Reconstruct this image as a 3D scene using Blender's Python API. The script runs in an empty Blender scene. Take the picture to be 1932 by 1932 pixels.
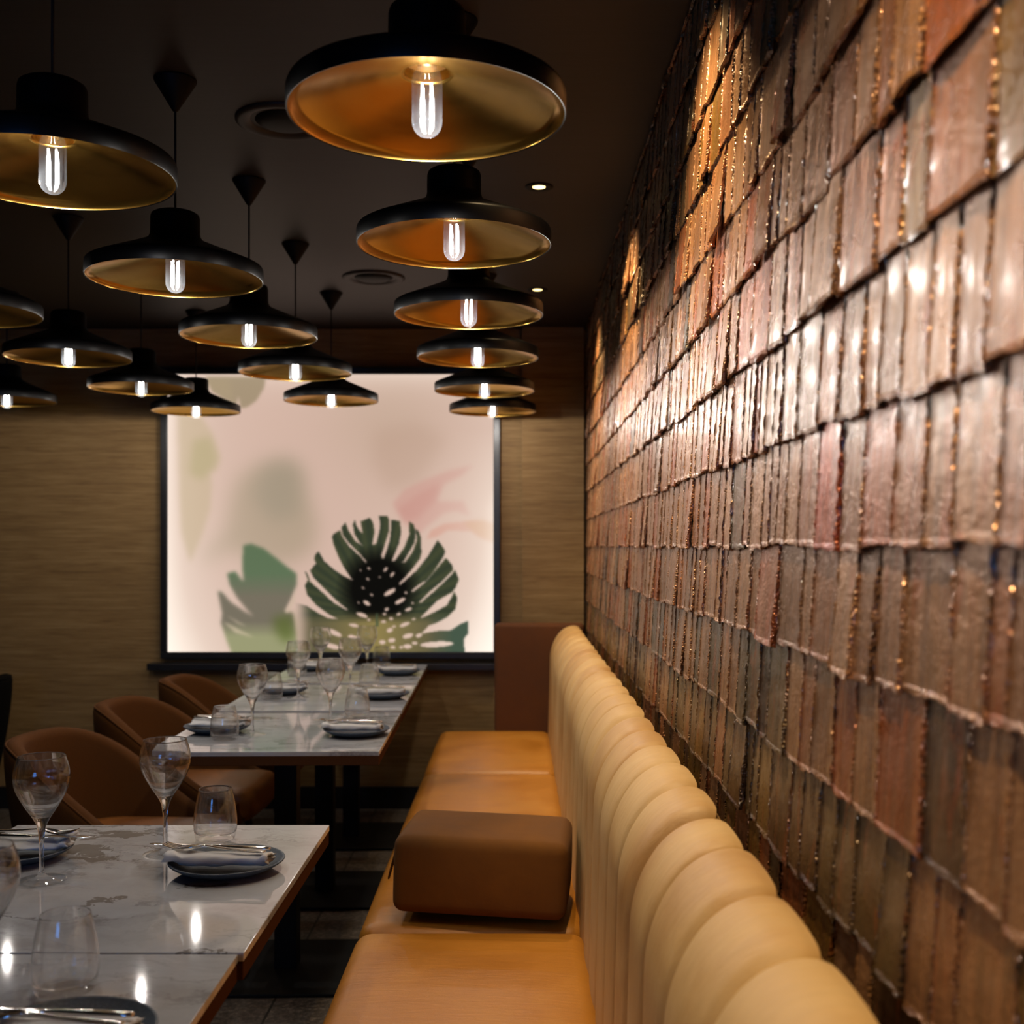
import bpy, bmesh, math, random
import numpy as np
from mathutils import Vector, Matrix
random.seed(11)
PI = math.pi
S = bpy.context.scene
COL = S.collection
F, VX, VY, HC = 2150.0, 975.0, 1030.0, 1.331      # focal length in px, vanishing point, eye height
CEIL, BACK, WX = 2.431, 5.78, 0.362               # ceiling height, far wall, tiled wall

# ------------------------------------------------------------------ helpers
def link(o):
    COL.objects.link(o); return o

def mesh(name, verts, faces, mat=None, parent=None, smooth=True, loc=None, rot=None, weld=0.0, mods=None):
    me = bpy.data.meshes.new(name)
    me.from_pydata([tuple(v) for v in verts], [], faces)
    if weld:
        bm = bmesh.new(); bm.from_mesh(me)
        bmesh.ops.remove_doubles(bm, verts=bm.verts, dist=weld)
        bmesh.ops.recalc_face_normals(bm, faces=bm.faces)
        bm.to_mesh(me); bm.free()
    me.update()
    if smooth:
        me.shade_smooth()
    if mat: me.materials.append(mat)
    o = link(bpy.data.objects.new(name, me))
    if parent: o.parent = parent
    if loc: o.location = loc
    if rot: o.rotation_euler = rot
    return o

def from_bm(name, bm, mat, parent=None, smooth=False, loc=None, rot=None):
    me = bpy.data.meshes.new(name)
    bmesh.ops.recalc_face_normals(bm, faces=bm.faces)
    bm.to_mesh(me); bm.free()
    if smooth: me.shade_smooth()
    me.materials.append(mat)
    o = link(bpy.data.objects.new(name, me))
    if parent: o.parent = parent
    if loc: o.location = loc
    if rot: o.rotation_euler = rot
    return o

def box_bm(x0, x1, y0, y1, z0, z1, bev=0.0, seg=2):
    bm = bmesh.new()
    v = [bm.verts.new(p) for p in [(x0,y0,z0),(x1,y0,z0),(x1,y1,z0),(x0,y1,z0),(x0,y0,z1),(x1,y0,z1),(x1,y1,z1),(x0,y1,z1)]]
    for f in [(0,3,2,1),(4,5,6,7),(0,1,5,4),(1,2,6,5),(2,3,7,6),(3,0,4,7)]:
        bm.faces.new([v[i] for i in f])
    if bev:
        bmesh.ops.bevel(bm, geom=list(bm.edges), offset=bev, segments=seg, profile=0.5, affect='EDGES')
    return bm

def box(name, b, mat, parent=None, bev=0.0, seg=2, **k):
    return from_bm(name, box_bm(*b, bev=bev, seg=seg), mat, parent, **k)

def lathe(name, prof, mat, parent=None, n=48, loc=None, smooth=True):
    vs, fs, rings = [], [], []
    for r, z in prof:
        if r < 1e-6:
            rings.append([len(vs)]); vs.append((0,0,z))
        else:
            rings.append(list(range(len(vs), len(vs)+n)))
            vs += [(r*math.cos(2*PI*i/n), r*math.sin(2*PI*i/n), z) for i in range(n)]
    for a, b in zip(rings, rings[1:]):
        for i in range(n):
            j = (i+1) % n
            if len(a) == 1 and len(b) == 1: continue
            if len(a) == 1: fs.append((a[0], b[j], b[i]))
            elif len(b) == 1: fs.append((a[i], a[j], b[0]))
            else: fs.append((a[i], a[j], b[j], b[i]))
    o = mesh(name, vs, fs, mat, parent, smooth, loc)
    bm = bmesh.new(); bm.from_mesh(o.data); bmesh.ops.recalc_face_normals(bm, faces=bm.faces); bm.to_mesh(o.data); bm.free()
    if smooth: o.data.shade_smooth()
    return o

def smooth_prof(pts, n=8):
    """Catmull-Rom through (r,z) points."""
    out = []
    P = [pts[0]] + list(pts) + [pts[-1]]
    for i in range(1, len(P)-2):
        p0, p1, p2, p3 = (Vector(q) for q in P[i-1:i+3])
        for k in range(n):
            t = k/n
            v = 0.5*((2*p1) + (p2-p0)*t + (2*p0-5*p1+4*p2-p3)*t*t + (3*p1-p0-3*p2+p3)*t**3)
            out.append((max(v.x, 0.0), v.y))
    out.append(tuple(pts[-1]))
    return out

def tube(name, path, radii, mat, parent=None, n=10, loc=None, cap=True, flat=1.0):
    vs, fs = [], []
    path = [Vector(p) for p in path]
    if not hasattr(radii, '__len__'): radii = [radii]*len(path)
    up = Vector((0,0,1))
    for i, p in enumerate(path):
        d = (path[min(i+1, len(path)-1)] - path[max(i-1, 0)]).normalized()
        a = d.cross(up)
        if a.length < 1e-3: a = d.cross(Vector((0,1,0)))
        a.normalize(); b = a.cross(d).normalized()
        for k in range(n):
            t = 2*PI*k/n
            vs.append(p + a*math.cos(t)*radii[i] + b*math.sin(t)*radii[i]*flat)
    for i in range(len(path)-1):
        for k in range(n):
            k2 = (k+1) % n
            fs.append((i*n+k, i*n+k2, (i+1)*n+k2, (i+1)*n+k))
    if cap:
        fs.append(tuple(range(n))[::-1]); fs.append(tuple((len(path)-1)*n+k for k in range(n)))
    return mesh(name, vs, fs, mat, parent, True, loc, weld=1e-7)

def cushion(name, size, r, mat, parent=None, crown=0.0, loc=None, rot=None, n=14, k=5, warp=None, side=0.0):
    """A padded block: rounded box with crowned top and slightly bulging sides."""
    h = [s/2 for s in size]
    ax = []
    for a in range(3):
        e = [-h[a] + r*(1-math.cos(PI/2*i/k)) for i in range(k)]
        m = [(-h[a]+r) + (2*h[a]-2*r)*i/n for i in range(n+1)]
        ax.append(e + m + [-q for q in reversed(e)])
    vs, fs = [], []
    def fix(p):
        q = Vector([max(-h[i]+r, min(h[i]-r, p[i])) for i in range(3)])
        d = p - q
        if d.length > 1e-9:
            # map the cube shell onto the rounded shell
            m = max(abs(d.x), abs(d.y), abs(d.z))
            s = Vector([math.tan(PI/4*max(-1,min(1,d[i]/r))) for i in range(3)])
            d = s.normalized()*r if s.length > 1e-9 else d
        p2 = q + d
        fx, fy, fz = p2.x/h[0], p2.y/h[1], p2.z/h[2]
        if p2.z > 0:
            p2.z += crown*max(0,1-fx**4)*max(0,1-fy**4)*max(0,fz)
        p2.x += side*fx*max(0,1-fy**2)*max(0,1-fz**2)
        p2.y += side*fy*max(0,1-fx**2)*max(0,1-fz**2)
        return warp(p2) if warp else p2
    for a in range(3):
        u, v = (a+1) % 3, (a+2) % 3
        for s in (-1, 1):
            b = len(vs)
            for p in ax[u]:
                for q in ax[v]:
                    c = [0,0,0]; c[a] = s*h[a]; c[u] = p; c[v] = q
                    vs.append(fix(Vector(c)))
            nu, nv = len(ax[u]), len(ax[v])
            for i in range(nu-1):
                for j in range(nv-1):
                    f = (b+i*nv+j, b+(i+1)*nv+j, b+(i+1)*nv+j+1, b+i*nv+j+1)
                    fs.append(f if s > 0 else f[::-1])
    return mesh(name, vs, fs, mat, parent, True, loc, rot, weld=1e-5)

def thing(name, label, cat, loc=(0,0,0), rz=0.0, group=None):
    o = link(bpy.data.objects.new(name, None))
    o.empty_display_size = 0.05
    o.location = loc; o.rotation_euler = (0,0,rz)
    return tag(o, label, cat, group)

def tag(o, label, cat, group=None):
    o['label'] = label; o['category'] = cat
    if group: o['group'] = group
    return o

def struct(o):
    o['kind'] = 'structure'; return o

def dup(src, loc, rz=0.0, label=None, group=None):
    kids = {}
    for o in S.objects:
        if o.parent: kids.setdefault(o.parent, []).append(o)
    def rec(o, par):
        c = o.copy(); COL.objects.link(c)
        if par: c.parent = par
        for ch in kids.get(o, []): rec(ch, c)
        return c
    c = rec(src, None)
    c.location = loc; c.rotation_euler = (0,0,rz)
    if label: c['label'] = label
    if group: c['group'] = group
    return c

# ------------------------------------------------------------------ materials
class NT:
    def __init__(s, name):
        s.m = bpy.data.materials.new(name); s.m.use_nodes = True
        s.t = s.m.node_tree; s.t.nodes.clear()
        s.out = s.n('ShaderNodeOutputMaterial')
    def n(s, typ, ins=None, **k):
        x = s.t.nodes.new(typ)
        for a, b in k.items(): setattr(x, a, b)
        for a, b in (ins or {}).items(): s.set(x, a, b)
        return x
    def set(s, x, a, b):
        if isinstance(b, bpy.types.NodeSocket): s.t.links.new(b, x.inputs[a])
        elif isinstance(b, bpy.types.Node): s.t.links.new(b.outputs[0], x.inputs[a])
        else: x.inputs[a].default_value = b
    def surf(s, sh):
        s.t.links.new(sh.outputs[0], s.out.inputs['Surface']); return s.m
    def pr(s, **k):
        names = dict(color='Base Color', rough='Roughness', metal='Metallic', normal='Normal', spec='Specular IOR Level', coat='Coat Weight',
                     coatr='Coat Roughness', trans='Transmission Weight', ior='IOR', sheen='Sheen Weight', sheent='Sheen Tint', emis='Emission Color', emiss='Emission Strength', aniso='Anisotropic')
        return s.n('ShaderNodeBsdfPrincipled', {names[a]: b for a, b in k.items()})
    def coord(s, scale=(1,1,1), kind='Object', rot=(0,0,0), loc=(0,0,0)):
        c = s.n('ShaderNodeTexCoord')
        mp = s.n('ShaderNodeMapping', {'Vector': c.outputs[kind], 'Scale': scale, 'Rotation': rot, 'Location': loc})
        return mp.outputs[0]
    def noise(s, vec, scale, detail=4, rough=0.55, dist=0.0):
        return s.n('ShaderNodeTexNoise', {'Vector': vec, 'Scale': scale, 'Detail': detail, 'Roughness': rough, 'Distortion': dist}).outputs[0]
    def ramp(s, fac, stops, interp='LINEAR'):
        r = s.n('ShaderNodeValToRGB', {'Fac': fac}); r.color_ramp.interpolation = interp
        e = r.color_ramp.elements
        while len(e) < len(stops): e.new(0.5)
        for q, (p, c) in zip(e, stops):
            q.position = p; q.color = (*c, 1) if len(c) == 3 else c
        return r.outputs[0]
    def mix(s, fac, a, b, mode='MIX'):
        x = s.n('ShaderNodeMix', data_type='RGBA', blend_type=mode)
        s.set(x, 0, fac)
        for i, v in ((6, a), (7, b)):
            if isinstance(v, tuple): v = (*v, 1) if len(v) == 3 else v
            s.set(x, i, v)
        return x.outputs[2]
    def math(s, op, a, b=0.0, clamp=False):
        x = s.n('ShaderNodeMath', operation=op, use_clamp=clamp); s.set(x, 0, a); s.set(x, 1, b); return x.outputs[0]
    def bump(s, h, strength=0.3, dist=0.01, normal=None):
        x = s.n('ShaderNodeBump', {'Height': h, 'Strength': strength, 'Distance': dist})
        if normal is not None: s.set(x, 'Normal', normal)
        return x.outputs[0]

def simple(name, c, rough=0.5, **k):
    t = NT(name); return t.surf(t.pr(color=(*c, 1), rough=rough, **k))

def lin(r, g, b):
    f = lambda c: (c/255/12.92) if c/255 <= 0.04045 else ((c/255+0.055)/1.055)**2.4
    return (f(r), f(g), f(b))

M = {}
M['black_lacquer'] = simple('black_lacquer', (0.002,0.002,0.0025), 0.38, spec=0.18)
M['black_metal'] = simple('black_metal', (0.005,0.005,0.005), 0.55, spec=0.2)
M['black_frame'] = simple('black_frame', (0.010,0.009,0.009), 0.35)
M['black_cord'] = simple('black_cord', (0.006,0.006,0.006), 0.7)
M['wood_edge'] = simple('wood_edge', lin(84,54,34), 0.8, spec=0.0)
M['socket'] = simple('bronze_socket', (0.16,0.085,0.03), 0.4, metal=0.8)
M['porcelain'] = simple('porcelain', (0.7,0.62,0.55), 0.3)

def m_brass():
    t = NT('brushed_gold')
    v = t.coord((1,1,14))
    nz = t.noise(v, 6, 3)
    c = t.mix(nz, (0.46,0.25,0.046), (0.57,0.33,0.072))
    r = t.ramp(nz, [(0.2,(0.17,)*3),(0.8,(0.25,)*3)])
    return t.surf(t.pr(color=c, rough=r, metal=1.0))
M['brass'] = m_brass()

def m_bulb():
    t = NT('bulb_glass')
    lw = t.n('ShaderNodeLayerWeight', {'Blend': 0.35})
    tr = t.n('ShaderNodeBsdfTransparent', {'Color': (0.97,0.98,1,1)})
    gl = t.n('ShaderNodeBsdfGlossy', {'Color': (0.95,0.97,1,1), 'Roughness': 0.06})
    f = t.math('MULTIPLY', lw.outputs['Facing'], 0.75, True)
    f = t.math('ADD', t.math('POWER', f, 2.5), 0.05, True)
    sh = t.n('ShaderNodeMixShader', {0: f, 1: tr, 2: gl})
    haze = t.n('ShaderNodeBsdfTranslucent', {'Color': (0.80,0.88,1,1)})
    return t.surf(t.n('ShaderNodeMixShader', {0: 0.003, 1: sh, 2: haze}))
M['bulb_glass'] = m_bulb()

def emit(name, c, s):
    t = NT(name); return t.surf(t.n('ShaderNodeEmission', {'Color': (*c, 1), 'Strength': s}))
M['filament'] = emit('glowing_filament', (1.0,0.95,0.88), 60.0)
M['downlight_glow'] = emit('downlight_glow', (1.0,0.74,0.30), 3.5)

def m_glass():
    t = NT('clear_glass')
    lw = t.n('ShaderNodeLayerWeight', {'Blend': 0.5})
    f = t.math('ADD', t.math('MULTIPLY', t.math('POWER', lw.outputs['Facing'], 4.0), 0.70), 0.035, True)
    tr = t.n('ShaderNodeBsdfTransparent', {'Color': (0.99,0.995,0.995,1)})
    gl = t.n('ShaderNodeBsdfGlossy', {'Color': (1,1,1,1), 'Roughness': 0.01})
    return t.surf(t.n('ShaderNodeMixShader', {0: f, 1: tr, 2: gl}))
def m_solid_glass():
    t = NT('solid_glass_stem')
    g = t.pr(color=(1,1,1,1), rough=0.0, trans=1.0, ior=1.45)
    tr = t.n('ShaderNodeBsdfTransparent', {'Color': (1,1,1,1)})
    return t.surf(t.n('ShaderNodeMixShader', {0: 0.85, 1: tr, 2: g}))
M['solid_glass'] = m_solid_glass()
M['glass'] = m_glass()
M['steel'] = simple('polished_steel', (0.78,0.75,0.72), 0.10, metal=1.0)

def m_leather(name, c0, c1, c2, rough, wr=(1.2,9,9), strength=0.25, worn=0.0):
    t = NT(name)
    v = t.coord((1,1,1))
    big = t.noise(v, 3.2, 5, 0.6, 0.4)
    c = t.ramp(big, [(0.3,c0),(0.52,c1),(0.72,c2)])
    w = t.noise(t.coord(wr), 5, 4, 0.6, 0.6)
    fine = t.noise(v, 420, 2, 0.6)
    c = t.mix(t.math('MULTIPLY', w, 0.35), c, tuple(x*0.55 for x in c1))
    h = t.math('ADD', t.math('MULTIPLY', w, 1.0), t.math('MULTIPLY', fine, 0.12))
    r = t.ramp(big, [(0.3,(rough-0.05,)*3),(0.7,(rough+0.1,)*3)])
    return t.surf(t.pr(color=c, rough=r, normal=t.bump(h, strength, 0.004), spec=0.45))
M['seat_leather'] = m_leather('cognac_leather', lin(184,116,32), lin(204,134,44), lin(214,148,58), 0.40, (2.0,9,6), 0.3)
M['back_leather'] = m_leather('tan_leather', lin(186,136,76), lin(212,172,112), lin(224,190,134), 0.5, (4,14,4), 0.35)
M['bolster_fabric'] = m_leather('brown_suede', lin(104,64,16), lin(118,74,19), lin(130,84,26), 0.9, (4,4,4), 0.2)
M['end_suede'] = m_leather('rust_suede', lin(84,46,14), lin(94,52,17), lin(102,58,20), 0.8, (4,4,4), 0.2)

def m_fabric(name, c, c2):
    t = NT(name)
    v = t.coord((1,1,1))
    w1 = t.n('ShaderNodeTexWave', {'Vector': v, 'Scale': 130, 'Distortion': 1.5, 'Detail': 1})
    w2 = t.n('ShaderNodeTexWave', {'Vector': v, 'Scale': 130, 'Distortion': 1.5}, bands_direction='Z')
    h = t.math('ADD', w1.outputs['Fac'], w2.outputs['Fac'])
    nz = t.noise(v, 300, 2)
    col = t.mix(nz, c, c2)
    return t.surf(t.pr(color=col, rough=0.85, normal=t.bump(h, 0.35, 0.002), spec=0.2))
M['chair_fabric'] = m_fabric('rust_fabric', lin(82,46,13), lin(103,61,19))
M['chair_seat'] = m_leather('chair_leather', lin(130,76,26), lin(146,88,34), lin(156,98,40), 0.45, (4,4,4), 0.2)
M['shade_black_fabric'] = simple('shade_black_fabric', (0.002,0.002,0.002), 0.9, spec=0.08)  # shade on the far-left chair is put into this fabric colour

def m_marble():
    t = NT('grey_white_marble')
    oi = t.n('ShaderNodeObjectInfo').outputs['Location']
    sc_ = t.n('ShaderNodeVectorMath', {0: oi, 3: 1.7}, operation='SCALE')
    va = t.n('ShaderNodeVectorMath', {0: t.coord((1,1,1)), 1: sc_.outputs[0]}, operation='ADD')
    v = va.outputs[0]
    gp = t.n('ShaderNodeNewGeometry').outputs['Position']
    dist_ = t.n('ShaderNodeVectorMath', {0: gp, 1: (-0.80,2.21,0.75)}, operation='DISTANCE').outputs['Value']
    near_ = t.math('SUBTRACT', 1.0, t.math('MULTIPLY', dist_, 6.5), True)
    d = t.noise(v, 2.0, 6, 0.6)
    wob = t.n('ShaderNodeMix', {0: 0.22}, data_type='VECTOR')
    nv = t.n('ShaderNodeTexNoise', {'Vector': v, 'Scale': 3.2, 'Detail': 6, 'Roughness': 0.65})
    t.set(wob, 4, v); t.set(wob, 5, nv.outputs['Color'])
    wv = wob.outputs[1]
    base = t.ramp(d, [(0.30,lin(178,178,180)),(0.5,lin(196,196,198)),(0.7,lin(206,206,208))])
    # long diagonal veins
    mp = t.n('ShaderNodeMapping', {'Vector': wv, 'Scale': (2.2,8.0,1), 'Rotation': (0,0,math.radians(-24))})
    vn = t.n('ShaderNodeTexNoise', {'Vector': mp.outputs[0], 'Scale': 1.7, 'Detail': 8, 'Roughness': 0.62})
    a = t.math('ABSOLUTE', t.math('SUBTRACT', vn.outputs[0], 0.5))
    vein = t.ramp(a, [(0.0,(0.75,)*3),(0.010,(0.5,)*3),(0.035,(0.0,)*3)])
    vmask = t.ramp(t.noise(v, 2.6, 3), [(0.46,(0.05,)*3),(0.62,(1.0,)*3)])
    vf = t.math('MULTIPLY', vein, vmask, True)
    c = t.mix(vf, base, lin(82,74,68))
    # broken angular patches
    mp2 = t.n('ShaderNodeMapping', {'Vector': wv, 'Scale': (6,13,1), 'Rotation': (0,0,math.radians(12))})
    pn = t.n('ShaderNodeTexNoise', {'Vector': mp2.outputs[0], 'Scale': 1.1, 'Detail': 5, 'Roughness': 0.6})
    pm = t.ramp(t.math('ADD', pn.outputs[0], t.math('MULTIPLY', near_, 0.12)), [(0.625,(0,)*3),(0.632,(0.85,)*3),(1.0,(0.9,)*3)])
    pmask = t.ramp(t.noise(v, 1.7, 2), [(0.47,(0.0,)*3),(0.53,(1.0,)*3)])
    c = t.mix(t.math('MULTIPLY', pm, t.math('ADD', pmask, t.math('MULTIPLY', near_, 4.0), True)), c, lin(122,116,111))
    soft = t.ramp(t.noise(mp.outputs[0], 1.2, 6, 0.7), [(0.47,(0.0,)*3),(0.74,(0.5,)*3)])
    c = t.mix(soft, c, lin(140,134,129))
    return t.surf(t.pr(color=c, rough=0.045, spec=0.5))
M['marble'] = m_marble()

def m_stoneware():
    t = NT('slate_blue_stoneware')
    v = t.coord((1,1,1))
    nz = t.noise(v, 260, 3, 0.7)
    c = t.ramp(nz, [(0.3,lin(44,54,68)),(0.6,lin(60,74,92)),(0.75,lin(84,96,112))])
    return t.surf(t.pr(color=c, rough=0.55, normal=t.bump(nz, 0.2, 0.001)))
M['stoneware'] = m_stoneware()

def m_linen():
    t = NT('white_linen')
    v = t.coord((1,1,1))
    nz = t.noise(v, 40, 4, 0.6)
    fine = t.noise(v, 900, 1)
    c = t.mix(nz, lin(226,222,218), lin(240,237,233))
    return t.surf(t.pr(color=c, rough=0.9, normal=t.bump(t.math('ADD', nz, t.math('MULTIPLY', fine, 0.2)), 0.25, 0.002), sheen=0.2))
M['linen'] = m_linen()

def m_wallpaper(name, dark, mid, light):
    t = NT(name)
    v = t.coord((1,1,1))
    n1 = t.noise(t.coord((1.6,1.6,30)), 2.6, 5, 0.62, 0.5)
    n2 = t.noise(t.coord((0.9,0.9,12)), 2.0, 4, 0.6, 1.2)
    n3 = t.noise(t.coord((6,6,130)), 3.0, 3, 0.6, 0.2)
    h = t.math('ADD', t.math('MULTIPLY', n1, 0.6), t.math('MULTIPLY', n2, 0.5))
    h = t.math('ADD', h, t.math('MULTIPLY', n3, 0.25))
    c = t.ramp(h, [(0.45,dark),(0.66,mid),(0.88,light)])
    return t.surf(t.pr(color=c, rough=0.62, normal=t.bump(h, 0.35, 0.006), spec=0.35))
M['wallpaper'] = m_wallpaper('textured_wallcovering', lin(112,84,48), lin(142,110,66), lin(166,134,86))

def m_ceiling():
    t = NT('dark_brown_ceiling')
    n1 = t.noise(t.coord((2,20,1)), 2.0, 4, 0.6, 0.3)
    c = t.mix(n1, lin(26,19,17), lin(38,29,26))
    return t.surf(t.pr(color=c, rough=0.55, normal=t.bump(n1, 0.1, 0.003)))
M['ceiling'] = m_ceiling()

def m_floor():
    t = NT('dark_stone_tiles')
    v = t.coord((1,1,1), loc=(0.11,0.02,0))
    br = t.n('ShaderNodeTexBrick', {'Vector': v, 'Scale': 1.0, 'Color1': (1,1,1,1), 'Color2': (0.82,0.82,0.82,1), 'Mortar': (0.1,0.1,0.1,1), 'Mortar Size': 0.004,
             'Brick Width': 0.30, 'Row Height': 0.60})
    br.offset = 0.0
    sp = t.noise(v, 55, 5, 0.75)
    c = t.ramp(sp, [(0.35,lin(66,57,48)),(0.52,lin(108,96,84)),(0.64,lin(148,134,118)),(0.74,lin(182,168,150))])
    c = t.mix(1.0, c, br.outputs['Color'], 'MULTIPLY')
    return t.surf(t.pr(color=c, rough=0.42))
M['floor'] = m_floor()

def m_tiles():
    t = NT('glazed_shingle')
    rnd = t.n('ShaderNodeAttribute', attribute_name='tile_tint').outputs['Fac']
    edge = t.n('ShaderNodeAttribute', attribute_name='rough_edge').outputs['Fac']
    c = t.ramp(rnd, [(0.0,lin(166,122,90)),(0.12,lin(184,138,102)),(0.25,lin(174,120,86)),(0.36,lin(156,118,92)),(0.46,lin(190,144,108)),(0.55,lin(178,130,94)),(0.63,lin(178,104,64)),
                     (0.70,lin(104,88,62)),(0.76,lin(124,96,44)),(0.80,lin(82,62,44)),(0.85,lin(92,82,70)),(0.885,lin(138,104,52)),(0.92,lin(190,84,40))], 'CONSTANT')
    v = t.coord((1,1,1))
    st = t.noise(t.coord((1,30,3.2)), 2.0, 5, 0.62, 0.4)          # vertical streaks
    bl = t.noise(v, 9, 4, 0.6)
    off = t.n('ShaderNodeVectorMath', {0: v}, operation='ADD')
    cmb = t.n('ShaderNodeCombineXYZ', {0: t.math('MULTIPLY', rnd, 37.0), 1: t.math('MULTIPLY', rnd, 91.0), 2: 0.0})
    t.set(off, 1, cmb.outputs[0])
    fl = t.n('ShaderNodeMapping', {'Vector': off.outputs[0], 'Scale': (1,9,2.2)})
    fnz = t.noise(fl.outputs[0], 3.0, 4, 0.6, 1.0)
    c = t.mix(t.ramp(st, [(0.35,(0.6,)*3),(0.6,(0,)*3)]), c, lin(112,84,62))
    c = t.mix(t.ramp(fnz, [(0.58,(0,)*3),(0.66,(0.55,)*3)]), c, lin(176,96,58))
    c = t.mix(t.ramp(bl, [(0.5,(0,)*3),(0.75,(0.4,)*3)]), c, lin(176,146,116))
    gr = t.noise(v, 190, 3, 0.6)
    h = t.math('ADD', t.math('MULTIPLY', st, 0.9), t.math('MULTIPLY', t.noise(v, 34, 4, 0.6), 0.9))
    h = t.math('ADD', h, t.math('MULTIPLY', gr, 0.40))
    grain = t.n('ShaderNodeTexVoronoi', {'Vector': v, 'Scale': 230.0}).outputs['Distance']
    h = t.math('ADD', h, t.math('MULTIPLY', t.math('MULTIPLY', grain, edge), 2.2))
    r = t.ramp(bl, [(0.3,(0.20,)*3),(0.7,(0.36,)*3)])
    r = t.math('MULTIPLY', r, t.math('SUBTRACT', 1.0, t.math('MULTIPLY', edge, 0.5)))
    c = t.mix(1.0, c, (1.0,0.93,0.79), 'MULTIPLY')
    return t.surf(t.pr(color=c, rough=r, metal=0.35, normal=t.bump(h, 0.55, 0.006), spec=0.6, coat=0.25, coatr=0.16))
M['tiles'] = m_tiles()
M['wall_backing'] = simple('wall_backing', (0.012,0.009,0.007), 0.8)
M['dark_plaster'] = simple('dark_plaster', lin(46,36,30), 0.7)

# ------------------------------------------------------------------ room shell
XL, YF = -5.2, -2.7
def plane_box(name, b, mat):
    return struct(box(name, b, M[mat]))
plane_box('floor', (XL-0.1, WX+0.1, YF-0.1, BACK+0.1, -0.1, 0.0), 'floor')
plane_box('ceiling', (XL-0.1, WX+0.1, YF-0.1, BACK+0.1, CEIL, CEIL+0.1), 'ceiling')
plane_box('wall_back', (XL, WX+0.1, BACK, BACK+0.1, 0.0, CEIL), 'wallpaper')
plane_box('wall_left', (XL-0.1, XL, YF, BACK, 0.0, CEIL), 'dark_plaster')
plane_box('baseboard_back', (XL, WX-0.04, BACK-0.015, BACK, 0.0, 0.112), 'black_frame')
plane_box('trim_1', (0.027, WX-0.025, BACK-0.055, BACK, 0.112, CEIL), 'wallpaper')      # boxed-out pier beside the tiled wall
# ledge under the light box
struct(box('trim_2', (-1.85, -0.105, BACK-0.085, BACK, 0.708, 0.742), M['black_frame'], bev=0.003))

# wall behind the photographer, with a daylight window
wx0, wx1, wz0, wz1 = -1.75, -0.75, 1.15, 1.95
vs, fs = [], []
def quadbox(b):
    bb = box_bm(*b); off = len(vs)
    vs.extend([tuple(v.co) for v in bb.verts]); bb.verts.index_update()
    fs.extend([tuple(off+v.index for v in f.verts) for f in bb.faces]); bb.free()
for b in [(XL, wx0, YF-0.1, YF, 0, CEIL), (wx1, WX+0.1, YF-0.1, YF, 0, CEIL), (wx0, wx1, YF-0.1, YF, 0, wz0), (wx0, wx1, YF-0.1, YF, wz1, CEIL)]:
    quadbox(b)
struct(mesh('wall_front', vs, fs, M['dark_plaster'], smooth=False))
win = struct(link(bpy.data.objects.new('window_1', None)))
vs, fs = [], []
mx, mz, fw = (wx0+wx1)/2, (wz0+wz1)/2, 0.04
for b in [(wx0, wx0+fw, YF-0.08, YF-0.01, wz0, wz1), (wx1-fw, wx1, YF-0.08, YF-0.01, wz0, wz1), (mx-fw, mx+fw, YF-0.08, YF-0.01, wz0, wz1),
          (wx0, wx1, YF-0.08, YF-0.01, wz0, wz0+fw), (wx0, wx1, YF-0.08, YF-0.01, wz1-fw, wz1), (wx0, wx1, YF-0.08, YF-0.01, mz-fw*.7, mz+fw*.7)]:
    quadbox(b)
mesh('window_frame', vs, fs, M['black_frame'], win, smooth=False)
M['daylight'] = emit('evening_daylight', (0.10,0.36,1.0), 10.0)
box('pane', (wx0, wx1, YF-0.075, YF-0.07, wz0, wz1), M['daylight'], win)

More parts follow.
